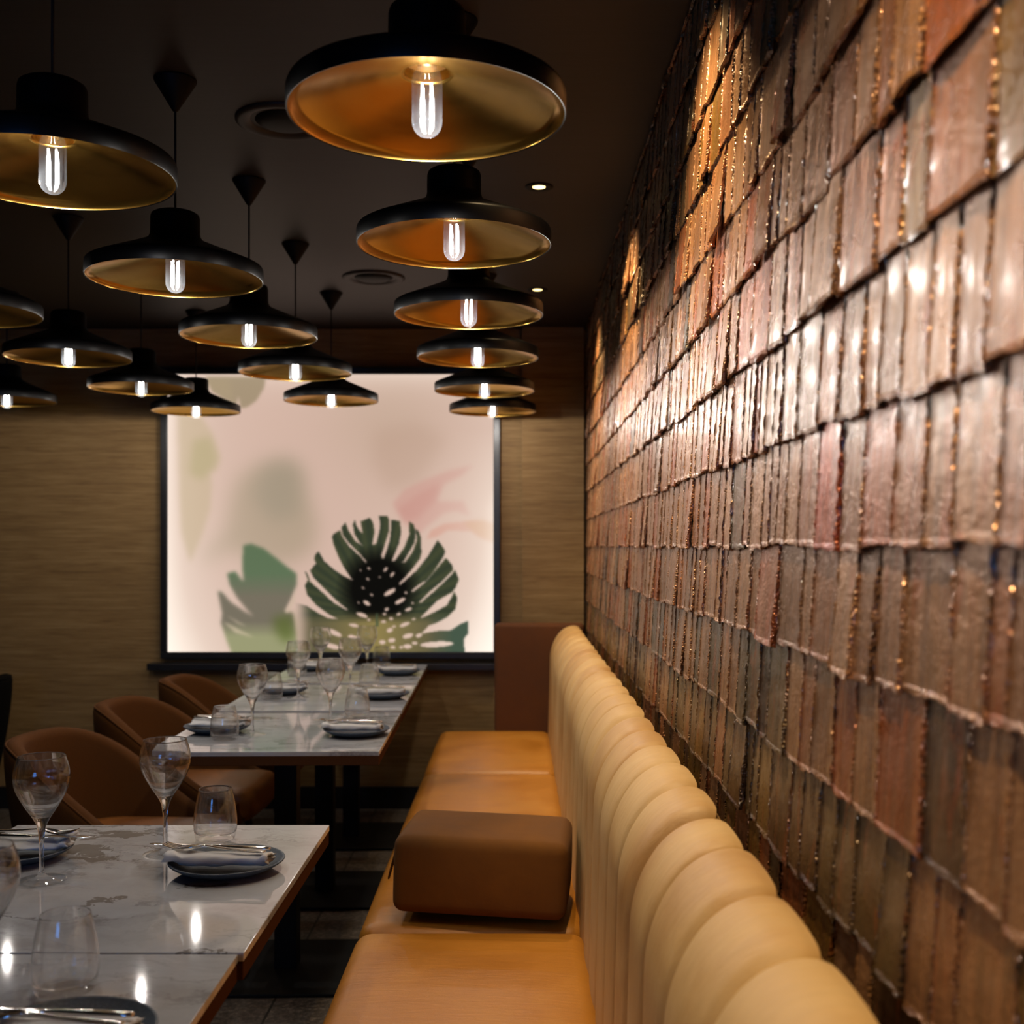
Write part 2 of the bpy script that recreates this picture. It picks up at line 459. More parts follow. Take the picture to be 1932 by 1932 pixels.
# the tiled wall: overlapping hand-made shingles over a dark backing (one built surface)
def tiled_wall():
    vs, fs, mi, em, tn = [], [], [], [0.0]*8, [0.0]*8
    b = box_bm(WX+0.0, WX+0.1, YF, BACK, 0, CEIL)
    b.verts.index_update()
    vs += [tuple(v.co) for v in b.verts]; fs += [tuple(v.index for v in f.verts) for f in b.faces]; mi += [1]*6; b.free()
    ch = 0.1355
    z_ref = HC + 0.000
    rng = random.Random(5)
    row = math.floor((0.25 - z_ref)/ch)
    while z_ref + row*ch < CEIL:
        zb0 = z_ref + row*ch
        y = 0.15 - rng.random()*0.1
        drift = rng.uniform(-0.004, 0.004)
        while y < BACK-0.003:
            w = rng.choice([0.04,0.05,0.06,0.065,0.07,0.075,0.08,0.09,0.10,0.12])*rng.uniform(0.88,1.12)
            y1 = min(y + w, BACK-0.002)
            gap = rng.choice([0.0002,0.0004,0.0006,0.001,0.002]) + (rng.uniform(0.003,0.008) if rng.random() < 0.09 else 0)
            ya, yb = y+gap*0.5, y1-gap*0.5
            if yb-ya > 0.012:
                zb = zb0 + drift + rng.uniform(-0.005,0.005)
                zt = min(zb0 + ch*1.28, CEIL-0.002)
                tilt = rng.uniform(-0.006,0.006) + (rng.uniform(-0.014,0.014) if rng.random() < 0.08 else 0)
                ob = 0.0125 + rng.uniform(-0.0018,0.0022) + (rng.uniform(0.003,0.010) if rng.random() < 0.10 else 0)         # how far the butt stands off
                ot = 0.0028
                tw = rng.uniform(-0.0018,0.0018)                 # twist across the width
                bow = rng.uniform(-0.002,0.003)
                slope = rng.uniform(-0.05,0.05)
                th = rng.uniform(0.0045,0.007)
                us = (0.0,0.03,0.07,0.3,0.5,0.7,0.93,0.97,1.0); nu, nv = 8, 24
                zone = rng.random()+ (0.55 if zb > 1.98 else (0.55 if zb < 0.95 else (0.25 if zb < 1.12 else 0.0)))  # high and low courses draw dark olive and brown tints more often
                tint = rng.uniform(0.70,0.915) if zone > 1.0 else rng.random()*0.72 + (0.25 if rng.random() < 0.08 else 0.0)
                base = len(vs)
                for layer in (0, 1):
                    for j in range(nv+1):
                        s = j/nv
                        for i in range(nu+1):
                            u = us[i]
                            yy = ya + (yb-ya)*u
                            zz = zb + (zt-zb)*s
                            edge = (i in (0, nu)); butt = (j == 0); bead = (i in (1, nu-1))
                            yy += tilt*(1-s)*0.6
                            if butt: zz += slope*(yb-ya)*(u-0.5) + rng.uniform(-0.0022,0.0022)
                            o = ob*(1-s) + ot*s + tw*(u-0.5)*(1-s) + bow*4*u*(1-u)
                            if edge:
                                yy += rng.uniform(-0.0012,0.0012)
                                o += rng.uniform(-0.0014,0.0016)
                            elif butt: o += rng.uniform(-0.001,0.001)
                            elif bead: o += rng.uniform(-0.0004,0.0027)
                            if layer == 0:
                                if edge: o -= 0.0004
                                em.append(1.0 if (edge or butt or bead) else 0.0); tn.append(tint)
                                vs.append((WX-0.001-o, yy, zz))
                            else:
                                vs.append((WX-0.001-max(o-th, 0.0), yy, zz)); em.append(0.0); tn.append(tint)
                n1 = (nu+1)*(nv+1)
                A = lambda i, j: base + j*(nu+1)+i
                B = lambda i, j: base + n1 + j*(nu+1)+i
                for j in range(nv):
                    for i in range(nu):
                        fs.append((A(i,j), A(i,j+1), A(i+1,j+1), A(i+1,j)))
                    fs.append((A(0,j), B(0,j), B(0,j+1), A(0,j+1)))
                    fs.append((A(nu,j), A(nu,j+1), B(nu,j+1), B(nu,j)))
                for i in range(nu):
                    fs.append((A(i,0), A(i+1,0), B(i+1,0), B(i,0)))
                mi += [0]*(len(fs)-len(mi))
            y = y1
        row += 1
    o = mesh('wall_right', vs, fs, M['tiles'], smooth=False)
    for nm, dat in (('rough_edge', em), ('tile_tint', tn)):
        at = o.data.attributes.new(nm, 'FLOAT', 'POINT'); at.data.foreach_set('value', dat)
    o.data.materials.append(M['wall_backing'])
    o.data.polygons.foreach_set('material_index', mi)
    o.data.polygons.foreach_set('use_smooth', [m == 0 for m in mi])
    o.data.set_sharp_from_angle(angle=math.radians(48))
    return struct(o)
tiled_wall()

# ------------------------------------------------------------------ illuminated print
def inpoly(X, Y, poly):
    m = np.zeros(X.shape, bool); n = len(poly); j = n-1
    for i in range(n):
        xi, yi = poly[i]; xj, yj = poly[j]
        if yi != yj:
            m ^= ((yi > Y) != (yj > Y)) & (X < (xj-xi)*(Y-yi)/(yj-yi)+xi)
        j = i
    return m
def blur(a, s):
    if s <= 0: return a
    r = int(3*s)+1
    k = np.exp(-0.5*(np.arange(-r, r+1)/s)**2); k /= k.sum()
    for ax in (0, 1):
        p = np.pad(a, [(r, r) if i == ax else (0, 0) for i in range(2)], mode='edge')
        a = sum(k[i]*(p[i:i+a.shape[0]] if ax == 0 else p[:, i:i+a.shape[1]]) for i in range(2*r+1))
    return a
def sl(c):
    c = np.asarray(c, float)/255.0
    return np.where(c <= 0.04045, c/12.92, ((c+0.055)/1.055)**2.4)

PX0, PX1, PY0, PY1 = 316.0, 931.0, 706.0, 1230.0
def print_colours(NX, NY):
    gx = np.linspace(PX0, PX1, NX); gy = np.linspace(PY0, PY1, NY)
    X, Y = np.meshgrid(gx, gy)
    cell = (PX1-PX0)/(NX-1)
    za = lambda p: [(560+x/5.084, 960+y/5.084) for x, y in p]
    zb = lambda p: [(310+x/5.084, 960+y/5.084) for x, y in p]
    zc = lambda p: [(280+x/2.76, 660+y/2.76) for x, y in p]
    img = np.empty((NY, NX, 3)); img[:] = (210,178,162)
    def lay(mask, col):
        nonlocal img
        col = np.asarray(col, float)
        img = img*(1-mask[..., None]) + col*mask[..., None]
    def poly(p, s): return blur(inpoly(X, Y, p).astype(float), s/cell)
    def blob(cx, cy, rx, ry, p=1.0): return np.exp(-(((X-cx)/rx)**2+((Y-cy)/ry)**2)**p)
    # large soft tones
    lay(0.75*blob(735, 800, 120, 120), (196,168,148))
    lay(0.85*poly(zc([(430,760),(470,660),(580,590),(720,560),(800,620),(830,760),(880,900),(860,1040),(740,1120),(560,1100),(420,1040),(330,1100),(250,1100),(400,940)]), 17), (172,152,128))
    lay(0.5*poly(zc([(600,600),(740,570),(800,640),(790,860),(640,900),(540,760)]), 16), (146,136,116))
    lay(0.5*poly(zc([(1170,420),(1400,380),(1560,460),(1400,700),(1250,740),(1170,600)]), 14), (186,154,134))
    # pink flower
    fl = zc([(1270,800),(1330,730),(1430,680),(1560,630),(1690,600),(1640,650),(1540,700),(1500,790),(1580,790),(1640,785),(1675,865),(1600,840),(1540,850),(1450,920),(1410,960),(1330,900)])
    lay(0.6*poly(fl, 4.0), (200,146,134))
    lay(0.4*poly(zc([(1290,830),(1420,740),(1520,690),(1490,790),(1400,880),(1340,900)]), 6), (190,126,116))
    lay(0.9*poly(zc([(1450,985),(1470,940),(1540,905),(1700,888),(1800,905),(1800,1005),(1740,985),(1680,945),(1560,940),(1500,975)]), 2.5), (206,152,134))
    lay(0.7*poly(zc([(1640,900),(1740,885),(1800,905),(1800,1000),(1720,970)]), 4), (198,148,108))
    # edge glow of the box behind the print
    dl, dr, dt, db = X-PX0, PX1-X, Y-PY0, PY1-Y
    rb = np.clip((Y-760)/200, 0.25, 1)
    g = 0.85*np.exp(-dl/40.0) + 0.25*np.exp(-dl/110.0) + rb*(0.75*np.exp(-dr/46.0)+0.22*np.exp(-dr/120.0)) + 0.65*np.exp(-dt/20.0)*np.clip(0.4+(X-PX0)/400, 0, 1)
    g = g + np.exp(-db/110.0)*(0.65*np.exp(-(dl/110.0)**2)+0.9*np.exp(-(dr/95.0)**2)+0.14)
    g = 1-np.exp(-1.0*np.clip(g, 0, 3))
    lay(g, (255,238,222))
    lay(np.clip(g-0.55, 0, 1)*1.2, (255,250,240))
    # pale leaves at the left side and the top
    lay(0.55*poly(zc([(150,330),(270,340),(330,430),(372,560),(350,635),(318,625),(330,700),(320,830),(280,960),(215,1110),(170,950),(160,760)]), 5.0), (196,176,140))
    lay(0.45*poly(zc([(230,470),(320,450),(360,560),(330,630),(270,680),(210,640)]), 7), (176,166,118))
    lay(0.75*poly(zc([(295,140),(610,140),(600,200),(560,265),(510,300),(478,302),(468,240),(455,290),(400,260),(330,215)]), 2.5), (150,134,104))
    lay(0.5*poly(zc([(300,150),(420,150),(440,260),(380,240),(320,200)]), 5), (176,156,124))
    # blurred green leaf
    low = np.clip((Y-(960+620/5.084))/45, 0, 1)
    colL = (1-low)[..., None]*np.array((88,110,80)) + low[..., None]*np.array((112,106,90))
    vlow = np.clip((Y-(960+1080/5.084))/30, 0, 1)
    colL = (1-vlow)[..., None]*colL + vlow[..., None]*np.array((150,152,112))
    m = poly(zb([(755,350),(830,335),(950,380),(1080,480),(1180,560),(1265,620),(1270,720),(1215,860),(1150,985),(1230,1000),(1260,1200),(1280,1380),(640,1380),(590,1250),(540,1100),(552,1000),(510,790),(550,800),
                 (640,900),(760,980),(850,1030),(800,980),(700,860),(625,730),(598,620),(680,600),(735,680),(760,690),(745,560)]), 3.0)
    lay(0.93*m, colL)
    lay(0.7*poly(zb([(1040,1040),(1230,1010),(1250,1240),(1150,1290),(1060,1180)]), 8), (88,102,44))
    for p in ([(590,1020),(700,1100),(790,1130),(700,1080)], [(560,1080),(680,1190),(860,1235),(700,1150)]):
        lay(0.6*poly(zb(p), 2.5), (226,204,176))
    lay(0.8*poly(zb([(1155,990),(1215,880),(1262,760),(1250,900),(1180,1000)]), 2.0), (206,182,160))
    # the sharp monstera leaf
    lobes = [
     [(75,740),(105,680),(230,790),(350,900),(470,970),(560,1030),(640,1090),(400,1062),(300,1010),(180,920),(95,820)],
     [(75,600),(95,615),(125,690),(100,670)],
     [(125,590),(180,525),(260,620),(400,680),(560,690),(560,1000),(470,955),(360,865),(260,765),(160,665)],
     [(165,480),(175,440),(205,405),(260,500),(350,580),(440,640),(540,690),(520,780),(380,690),(260,625),(190,545)],
     [(335,270),(350,240),(415,205),(430,260),(500,360),(600,450),(660,515),(640,620),(528,680),(450,560),(390,440),(350,340)],
     [(425,180),(465,130),(490,200),(560,310),(660,375),(800,470),(700,560),(655,490),(600,430),(500,330),(440,250)],
     [(535,150),(555,105),(570,160),(600,210),(640,245),(700,420),(650,375),(600,320),(550,240)],
     [(610,120),(700,85),(730,130),(745,220),(722,340),(760,360),(820,470),(700,480),(650,380),(625,300),(630,230)],
     [(785,65),(870,70),(885,110),(880,220),(840,350),(800,470),(740,480),(728,350),(762,330),(790,220),(800,150)],
     [(905,105),(985,115),(1000,220),(980,330),(910,500),(830,480),(860,400),(890,300),(900,210)],
     [(1075,120),(1120,150),(1140,220),(1130,320),(1080,410),(1020,510),(930,510),(1030,370),(1080,240)],
     [(1140,190),(1170,220),(1190,280),(1190,380),(1200,400),(1180,480),(1080,610),(970,725),(860,640),(1035,515),(1110,410),(1152,300)],
     [(1350,300),(1390,350),(1425,410),(1400,470),(1310,605),(1240,690),(1110,795),(1000,800),(985,735),(1150,590),(1260,450)],
     [(1430,470),(1490,540),(1500,590),(1400,690),(1280,790),(1170,895),(1040,870),(1020,800),(1110,800),(1250,685),(1320,600)],
     [(1520,590),(1555,680),(1520,760),(1490,800),(1350,880),(1190,1040),(1020,1020),(1000,900),(1185,905),(1300,805),(1420,695)],
     [(1510,790),(1540,860),(1520,960),(1440,1040),(1330,1100),(1230,1130),(1060,1100),(1190,1052),(1320,992),(1440,925),(1490,835)],
     [(-60,890),(90,930),(200,1000),(300,1050),(390,1060),(500,1080),(770,1090),(1100,1075),(1260,1125),(1190,1200),(1350,1172),(1480,1165),(1560,1110),(1642,1075),(1640,1200),(1600,1250),(1612,1400),(-60,1400)]]
    m = np.zeros_like(X)
    for p in lobes: m = np.maximum(m, inpoly(X, Y, za(p)))
    U = (X-560)*5.084; V = (Y-960)*5.084
    m = np.maximum(m, inpoly(X, Y, za([(528,685),(600,600),(662,515),(700,440),(738,350),(760,420),(808,472),(860,485),(922,502),(980,505),(1032,518),(1000,620),(982,728),(1060,740),(1112,796),(1150,850),(1180,905),(1180,980),(1190,1050),(1150,1120),(700,1120),(380,1070),(430,1010),(485,970),(500,820)])))
    for cx, cy, ln, wd, an in [(890,800,125,42,-30),(990,885,115,38,-30),(670,905,75,38,35),(625,1020,115,38,20),(1070,965,68,30,-25),(850,580,52,24,-50),(915,630,58,24,-50),(690,570,28,18,30),
        (680,675,32,18,30),(715,825,28,18,30),(860,965,42,28,-20),(840,1010,34,24,0),(905,1055,42,26,0),(830,1085,48,28,0),(690,1065,32,24,0),(975,1012,44,24,-20),(545,1118,95,32,12),(1035,1110,105,36,-20),
        (890,1165,62,42,-20),(360,1190,150,48,25),(270,1165,60,30,20),(540,1235,105,42,15),(820,1280,62,42,0),(910,1262,72,44,-10),(1065,1220,105,46,-15),(1170,1215,64,36,-15),(1340,1300,320,54,-3),
        (1060,1320,84,42,0),(920,1330,52,30,0),(340,1320,145,48,15),(1130,1290,52,30,0),(1000,1330,40,24,0),(640,1140,40,20,10),(930,1130,36,22,-10),(1120,1060,34,20,-20),(1045,805,26,18,0),(1110,905,26,18,0),
        (610,590,22,14,40),(635,760,30,14,40),(590,900,24,14,30),(795,655,20,14,0),(1165,745,170,22,-37)]:
        a = math.radians(an); du = (U-cx)*math.cos(a)+(V-cy)*math.sin(a); dv = -(U-cx)*math.sin(a)+(V-cy)*math.cos(a)
        m = m*(1-((du/(ln/2))**2+(dv/(wd/2))**2 < 1))
    f_ = np.clip((U+40)/210, 0, 1); f_ = f_*f_*(3-2*f_)
    m = blur(m, 1.2/cell)*np.where(V > 850, np.maximum(f_, 0.0), 1.0)
    R = np.hypot(U-785, (V-770)*0.95)
    t = np.clip((R-250)/170, 0, 1)[..., None]
    leaf = (1-t)*np.array((9,9,7)) + t*np.array((50,58,42))
    strip = (0.5+0.5*np.sin(np.arctan2(V-1000, U-770)*46))[..., None]
    leaf = leaf + t*strip*np.array((12,10,4))
    bt = np.clip((V-990)/110, 0, 1)[..., None]
    warm = np.clip(1-np.abs(U-760)/560, 0, 1)[..., None]
    rgt = np.clip((U-1250)/250, 0, 1)[..., None]
    lowc = warm*np.array((142,126,74)) + (1-warm)*np.array((96,90,64))
    lowc = lowc*(1-rgt) + rgt*np.array((66,84,68))
    leaf = leaf*(1-bt) + lowc*bt
    lay(0.97*m, leaf)
    lay(0.8*poly(za([(760,1000),(775,1000),(782,1130),(752,1130)]), 1.0), (70,86,64))
    out = sl(np.clip(img, 0, 255))
    out *= (1.0 + 0.35*np.clip(g-0.5, 0, 1)*2*np.clip((img.mean(-1)-190)/60, 0, 1))[..., None]
    return out

def light_box():
    y = BACK-0.04
    k = (y-0.006)/F
    ax = lambda px: (px-VX)*k
    az = lambda py: HC-(py-VY)*k
    x0, x1, z1, z0 = ax(PX0), ax(PX1), az(PY0), az(PY1)
    t = thing('illuminated_picture', 'large backlit print of monstera leaves in a thin black frame on the far wall', 'picture', (0, BACK, 0.742))
    oz = -0.742; oy = -BACK
    NX, NY = 470, 400
    img = print_colours(NX, NY)
    gx = np.linspace(x0, x1, NX); gz = np.linspace(z1, z0, NY)
    XX, ZZ = np.meshgrid(gx, gz)
    co = np.stack([XX, np.full_like(XX, y+oy), ZZ+oz], -1).reshape(-1, 3)
    idx = np.arange(NX*NY).reshape(NY, NX)
    q = np.stack([idx[:-1,:-1], idx[1:,:-1], idx[1:,1:], idx[:-1,1:]], -1).reshape(-1, 4)
    # back and rim give the panel its thickness
    n0 = len(co)
    bk = [(x0, -0.001, z1+oz), (x1, -0.001, z1+oz), (x1, -0.001, z0+oz), (x0, -0.001, z0+oz)]
    me = bpy.data.meshes.new('print_panel')
    faces = q.tolist() + [[n0, n0+1, n0+2, n0+3]]
    faces += [[*idx[0, ::-1].tolist(), n0, n0+1][::-1], [*idx[-1, :].tolist(), n0+2, n0+3][::-1]]
    me.from_pydata(co.tolist()+bk, [], faces); me.update()
    ca = me.color_attributes.new('print', 'FLOAT_COLOR', 'POINT')
    buf = np.ones((n0+4, 4)); buf[:n0, :3] = img.reshape(-1, 3); buf[n0:, :3] = 0.02
    ca.data.foreach_set('color', buf.reshape(-1))
    m = NT('backlit_print')
    at = m.n('ShaderNodeAttribute', attribute_name='print')
    em = m.n('ShaderNodeEmission', {'Color': at.outputs['Color'], 'Strength': 1.0})
    me.materials.append(m.surf(em))
    o = link(bpy.data.objects.new('print_panel', me)); o.parent = t
    w = 0.034
    for nm, b in (('frame_rail', (x0-w, x1+w, -0.055, 0, z0-w+oz, z0+oz)), ('frame_rail', (x0-w, x1+w, -0.055, 0, z1+oz, z1+w+oz)),
                  ('frame_stile', (x0-w, x0, -0.055, 0, z0+oz, z1+oz)), ('frame_stile', (x1, x1+w, -0.055, 0, z0+oz, z1+oz))):
        box(nm, b, M['black_frame'], t, bev=0.003)
light_box()

# ------------------------------------------------------------------ pendant lamps
def make_pendant():
    t = thing('pendant_lamp', '', 'pendant lamp', group='black and gold pendant lamps')     # origin: centre of the rim
    outer = [(0.2005,0.001),(0.2028,0.0),(0.2035,0.003),(0.2035,0.028),(0.2015,0.033),(0.195,0.0365),(0.150,0.055),(0.105,0.0735),(0.078,0.085),(0.066,0.0915),(0.0595,0.099),(0.057,0.108),
             (0.0565,0.146),(0.0545,0.153),(0.048,0.157),(0.012,0.159),(0.0,0.159)]
    sh = lathe('shade', outer, M['black_lacquer'], t, 96)
    sh.data.set_sharp_from_angle(angle=math.radians(50))
    inner = [(0.2005,0.001),(0.1998,0.006),(0.185,0.0150),(0.150,0.029),(0.110,0.0425),(0.070,0.0535),(0.040,0.0600),(0.0345,0.0615),(0.0335,0.064),(0.0335,0.095),(0.0,0.095)]
    lathe('reflector', inner, M['brass'], t, 96)
    lathe('lamp_socket', [(0.0,0.0945),(0.033,0.0945),(0.033,0.078),(0.017,0.078),(0.0145,0.074),(0.0145,0.071),(0.0,0.071)], M['socket'], t, 32)
    bp = smooth_prof([(0.0,-0.031),(0.010,-0.0290),(0.0180,-0.0220),(0.0218,-0.012),(0.0222,0.0),(0.0222,0.03),(0.0222,0.048),(0.0200,0.060),(0.0150,0.068),(0.0122,0.072)], 5)
    b = lathe('bulb', bp, M['bulb_glass'], t, 40)
    f0 = None
    for i in range(4):
        a = PI/4 + i*PI/2
        p = (0.0092*math.cos(a), 0.0092*math.sin(a), 0)
        if f0 is None:
            f0 = tube('filament', [(0,0,-0.016),(0,0,-0.010),(0,0,0.03),(0,0,0.044)], [0.0013,0.0018,0.0018,0.0014], M['filament'], b, 8)
            f0.location = p
        else:
            c = f0.copy(); COL.objects.link(c); c.parent = b; c.location = p
    cz = CEIL-RIM_Z
    tube('cord', [(0,0,0.158),(0,0,0.25),(0,0,cz-0.07)], 0.0028, M['black_cord'], t, 8)
    lathe('ceiling_canopy', [(0.0,cz-0.076),(0.004,cz-0.076),(0.0075,cz-0.072),(0.049,cz-0.004),(0.0495,cz-0.0005),(0.0,cz-0.0005)], M['black_metal'], t, 40)
    return t
RIM_Z = HC+0.628
lamp0 = make_pendant()
rows = [
 ('in the row beside the tiled wall', -0.131, [1.665,2.386,3.11,3.82,4.63,5.34]),
 ('in the second row from the tiled wall', -0.806, [1.935,2.69,3.43,4.15,4.95]),
 ('in the third row from the tiled wall', -1.503, [3.09,3.82,4.56,5.34]),
 ('in the fourth row from the tiled wall', -2.215, [4.95])]
ordw = {6:['nearest','second-nearest','third-nearest','fourth-nearest','second-farthest','farthest'], 5:['nearest','second-nearest','middle','second-farthest','farthest'],
        4:['nearest','second-nearest','second-farthest','farthest'], 1:['only']}
first = True
for ri, (rn, x, ds) in enumerate(rows):
    for i, d in enumerate(ds):
        if ri == 0 and i == 0: lab = 'gold-lined black pendant lamp, nearest and largest, beside the tiled wall'
        elif ri == 3: lab = 'gold-lined black pendant lamp, only one in view of the row farthest left'
        else: lab = 'gold-lined black pendant lamp, %s %s' % (ordw[len(ds)][i], rn)
        xx = x + (0.018 if (ri == 0 and i == 5) else 0) + (0.018 if (ri == 1 and i == 0) else 0)
        if first:
            lamp0.location = (xx, d, RIM_Z); lamp0['label'] = lab; first = False
        else:
            dup(lamp0, (xx, d, RIM_Z), random.uniform(0, PI), lab)

# ------------------------------------------------------------------ ceiling fittings
def make_downlight():
    t = thing('recessed_downlight', '', 'downlight', group='recessed downlights along the tiled wall')
    lathe('trim_ring', [(0.0195,-0.0005),(0.024,-0.003),(0.040,-0.004),(0.043,-0.002),(0.043,0.0)], M['black_metal'], t, 32)
    lathe('lamp_lens', [(0.0,-0.0015),(0.020,-0.0015),(0.020,0.0),(0.0,0.0)], M['downlight_glow'], t, 32)
    return t
dl = make_downlight()
dl.location = (0.068, 3.49, CEIL); dl['label'] = 'small lit recessed ceiling spot beside the tiled wall, nearer of the two'
dup(dl, (0.089, 4.89, CEIL), 0, 'small lit recessed ceiling spot beside the tiled wall, farther of the two')

def make_vent():
    t = thing('ceiling_air_diffuser', '', 'air vent', group='round ceiling air diffusers')
    lathe('outer_ring', [(0.128,0.0),(0.128,-0.004),(0.118,-0.009),(0.098,-0.006),(0.090,0.0)], M['ceiling'], t, 48)
    lathe('inner_cone', [(0.0,-0.014),(0.045,-0.014),(0.062,-0.010),(0.078,-0.001),(0.078,0.0),(0.0,0.0)], M['black_metal'], t, 48)
    return t
vt = make_vent()
vt.location = (-0.587, 4.67, CEIL); vt['label'] = 'round dark ceiling air vent, farther one, above the tables near the backlit picture'
dup(vt, (-0.598, 2.95, CEIL), 0, 'round dark ceiling air vent half hidden behind the largest pendant lamp')

# ------------------------------------------------------------------ banquette
def banquette():
    t = thing('banquette', 'long tan leather banquette with channel-tufted backrest along the tiled wall', 'banquette', (0, 3.0, 0))
    oy = -3.0
    box('plinth', (-0.30, 0.30, -1.0+oy, 5.50+oy, 0.0, 0.10), M['black_metal'], t)
    box('base', (-0.345, 0.315, -1.0+oy, 5.50+oy, 0.10, 0.30), M['seat_leather'], t, bev=0.01)
    for a, b in ((-1.0,0.815),(0.825,2.636),(2.644,4.452),(4.460,5.47)):
        cushion('seat_cushion', (0.535, b-a, 0.16), 0.042, M['seat_leather'], t, crown=0.012, loc=(-0.1045, (a+b)/2+oy, 0.365), n=18, side=0.004)
    # backrest: vertical channels rolling over the top, in panels of five
    xf, xb, zt, zb = 0.147, 0.312, 0.955, 0.40
    prof = []
    R = (xb-xf)/2
    fx, fz, bz = 0.112, 0.155, 0.07
    for i in range(12): prof.append((xf, zb+(zt-fz-zb)*i/12, -1, 0))
    for i in range(21):
        a = PI/2*i/20; x, z = 1-math.cos(a), math.sin(a)
        nv = Vector((-math.cos(a)/fx, math.sin(a)/fz)).normalized()
        prof.append((xf+fx*x, zt-fz+fz*z, nv.x, nv.y))
    for i in range(1, 9):
        a = PI/2*i/8
        prof.append((xf+fx+(xb-xf-fx)*math.sin(a), zt-bz+bz*math.cos(a), math.sin(a), math.cos(a)))
    for i in range(1, 9): prof.append((xb, zt-bz-(zt-bz-zb)*i/8, 1, 0))
    prof = [(x+0.012*max(0.0, min(1.0, (z-0.45)/0.45))*(1 if nx < 0.5 else 0.0), z, nx, nz) for x, z, nx, nz in prof]
    edges = [-0.23,0.70,1.63,2.56,3.49,4.42,5.445]
    for a, b in zip(edges, edges[1:]):
        nch, per = 5, 20
        vs, fs = [], []
        nn = nch*per
        rng = random.Random(int(a*100)+7)
        wav = [rng.uniform(-1,1) for _ in range(nch)]
        for j in range(nn+1):
            u = j/nn*nch; k = min(int(u), nch-1); s = u-k
            endd = min(j, nn-j)/per
            bulge = (max(0.0, 1-(2*s-1)**2))**0.30 if 0 < j < nn else 0.0
            for pi_, (x, z, nx, nz) in enumerate(prof):
                top = max(0.0, nz)
                amp = 0.010 + 0.003*top
                pinch = 0.014*math.exp(-(endd/0.10)**2)*(0.3+1.0*top)
                seamd = min(s, 1-s)
                o = amp*(bulge-1.0) - pinch - 0.004*math.exp(-(seamd/0.05)**2) + 0.002*wav[k]*top
                yy = a+0.001 + (b-a-0.002)*j/nn
                yy += 0.006*top*math.sin(k*2.3+a*3)*bulge
                vs.append((x+nx*o, yy+oy, z+nz*o))
        m = len(prof)
        for j in range(nn):
            for i in range(m-1):
                fs.append((j*m+i, j*m+i+1, (j+1)*m+i+1, (j+1)*m+i))
        fs.append(tuple(range(m))); fs.append(tuple(nn*m+i for i in reversed(range(m))))
        for j in range(nn): fs.append((j*m, (j+1)*m, (j+1)*m+m-1, j*m+m-1))
        o = mesh('back_panel', vs, fs, M['back_leather'], t, True)
        o.data.set_sharp_from_angle(angle=math.radians(70))
    e = cushion('end_panel', (0.43, 0.075, 0.66), 0.022, M['end_suede'], t, loc=(0.108, 5.488+oy, 0.63), n=8, crown=0.0)
    e['label'] = 'dark rust end panel'
    return t
banquette()

bl = thing('armrest_bolster', 'brown padded armrest block lying across the banquette seat', 'armrest cushion', (-0.078, 2.785, 0.467), -0.09, None)
bl.rotation_euler = (0, 0.03, -0.09)
cushion('cushion_body', (0.406, 0.295, 0.180), 0.026, M['bolster_fabric'], bl, crown=0.004, loc=(0,0,0.091), n=12, side=0.006)
lp = [(-0.206, -0.02+0.010*math.cos(a), 0.125-0.0) for a in (0,)]
loop = []
for i in range(17):
    a = -PI/2 + 2*PI*i/16*0.999
    w = 0.010*math.cos(a); zz = 0.085+0.038*math.sin(a)
    loop.append((-0.216-0.018*(1-(zz-0.047)/0.076), -0.03+w, zz))
tube('pull_loop', loop, 0.0022, M['bolster_fabric'], bl, 8)

# ------------------------------------------------------------------ tables
TW, TD, TH = 0.65, 0.745, 0.75
def make_table():
    t = thing('dining_table', '', 'table', group='square marble tables in line')
    box('tabletop', (-TW/2, TW/2, -TD/2, TD/2, TH-0.013, TH), M['marble'], t, bev=0.0015, seg=2)
    box('edge_frame', (-TW/2+0.001, TW/2-0.001, -TD/2+0.001, TD/2-0.001, TH-0.040, TH-0.0131), M['wood_edge'], t, bev=0.0015)
    box('post', (-0.035, 0.035, -0.035, 0.035, 0.012, TH-0.046), M['black_metal'], t, bev=0.002)
    box('top_plate', (-0.16, 0.16, -0.16, 0.16, TH-0.046, TH-0.0405), M['black_metal'], t)
    box('foot_plate', (-0.235, 0.235, -0.235, 0.235, 0.0, 0.012), M['black_metal'], t, bev=0.003)
    return t
TABLES = {}
RT = math.radians(1.2)
tb = make_table()
specs = [
 ('1a', (-0.715, 2.000), 0.0, 'marble-topped table with grey patches, second nearest of the line'),
 ('1b', (-0.722, 1.250), 0.0, 'marble-topped table nearest to the viewer, cut off by the frame edge'),
 ('2a', (-0.722, 3.588), RT, 'marble-topped table in the middle of the line, first beyond the gap'),
 ('2b', (-0.738, 4.392), RT, 'marble-topped table second-farthest in the line'),
 ('2c', (-0.755, 5.205), RT, 'marble-topped table at the far end of the line, closest to the backlit picture')]
for i, (k, (x, y), r, lab) in enumerate(specs):
    if i == 0: tb.location = (x, y, 0); tb['label'] = lab
    else: dup(tb, (x, y, 0), r, lab)

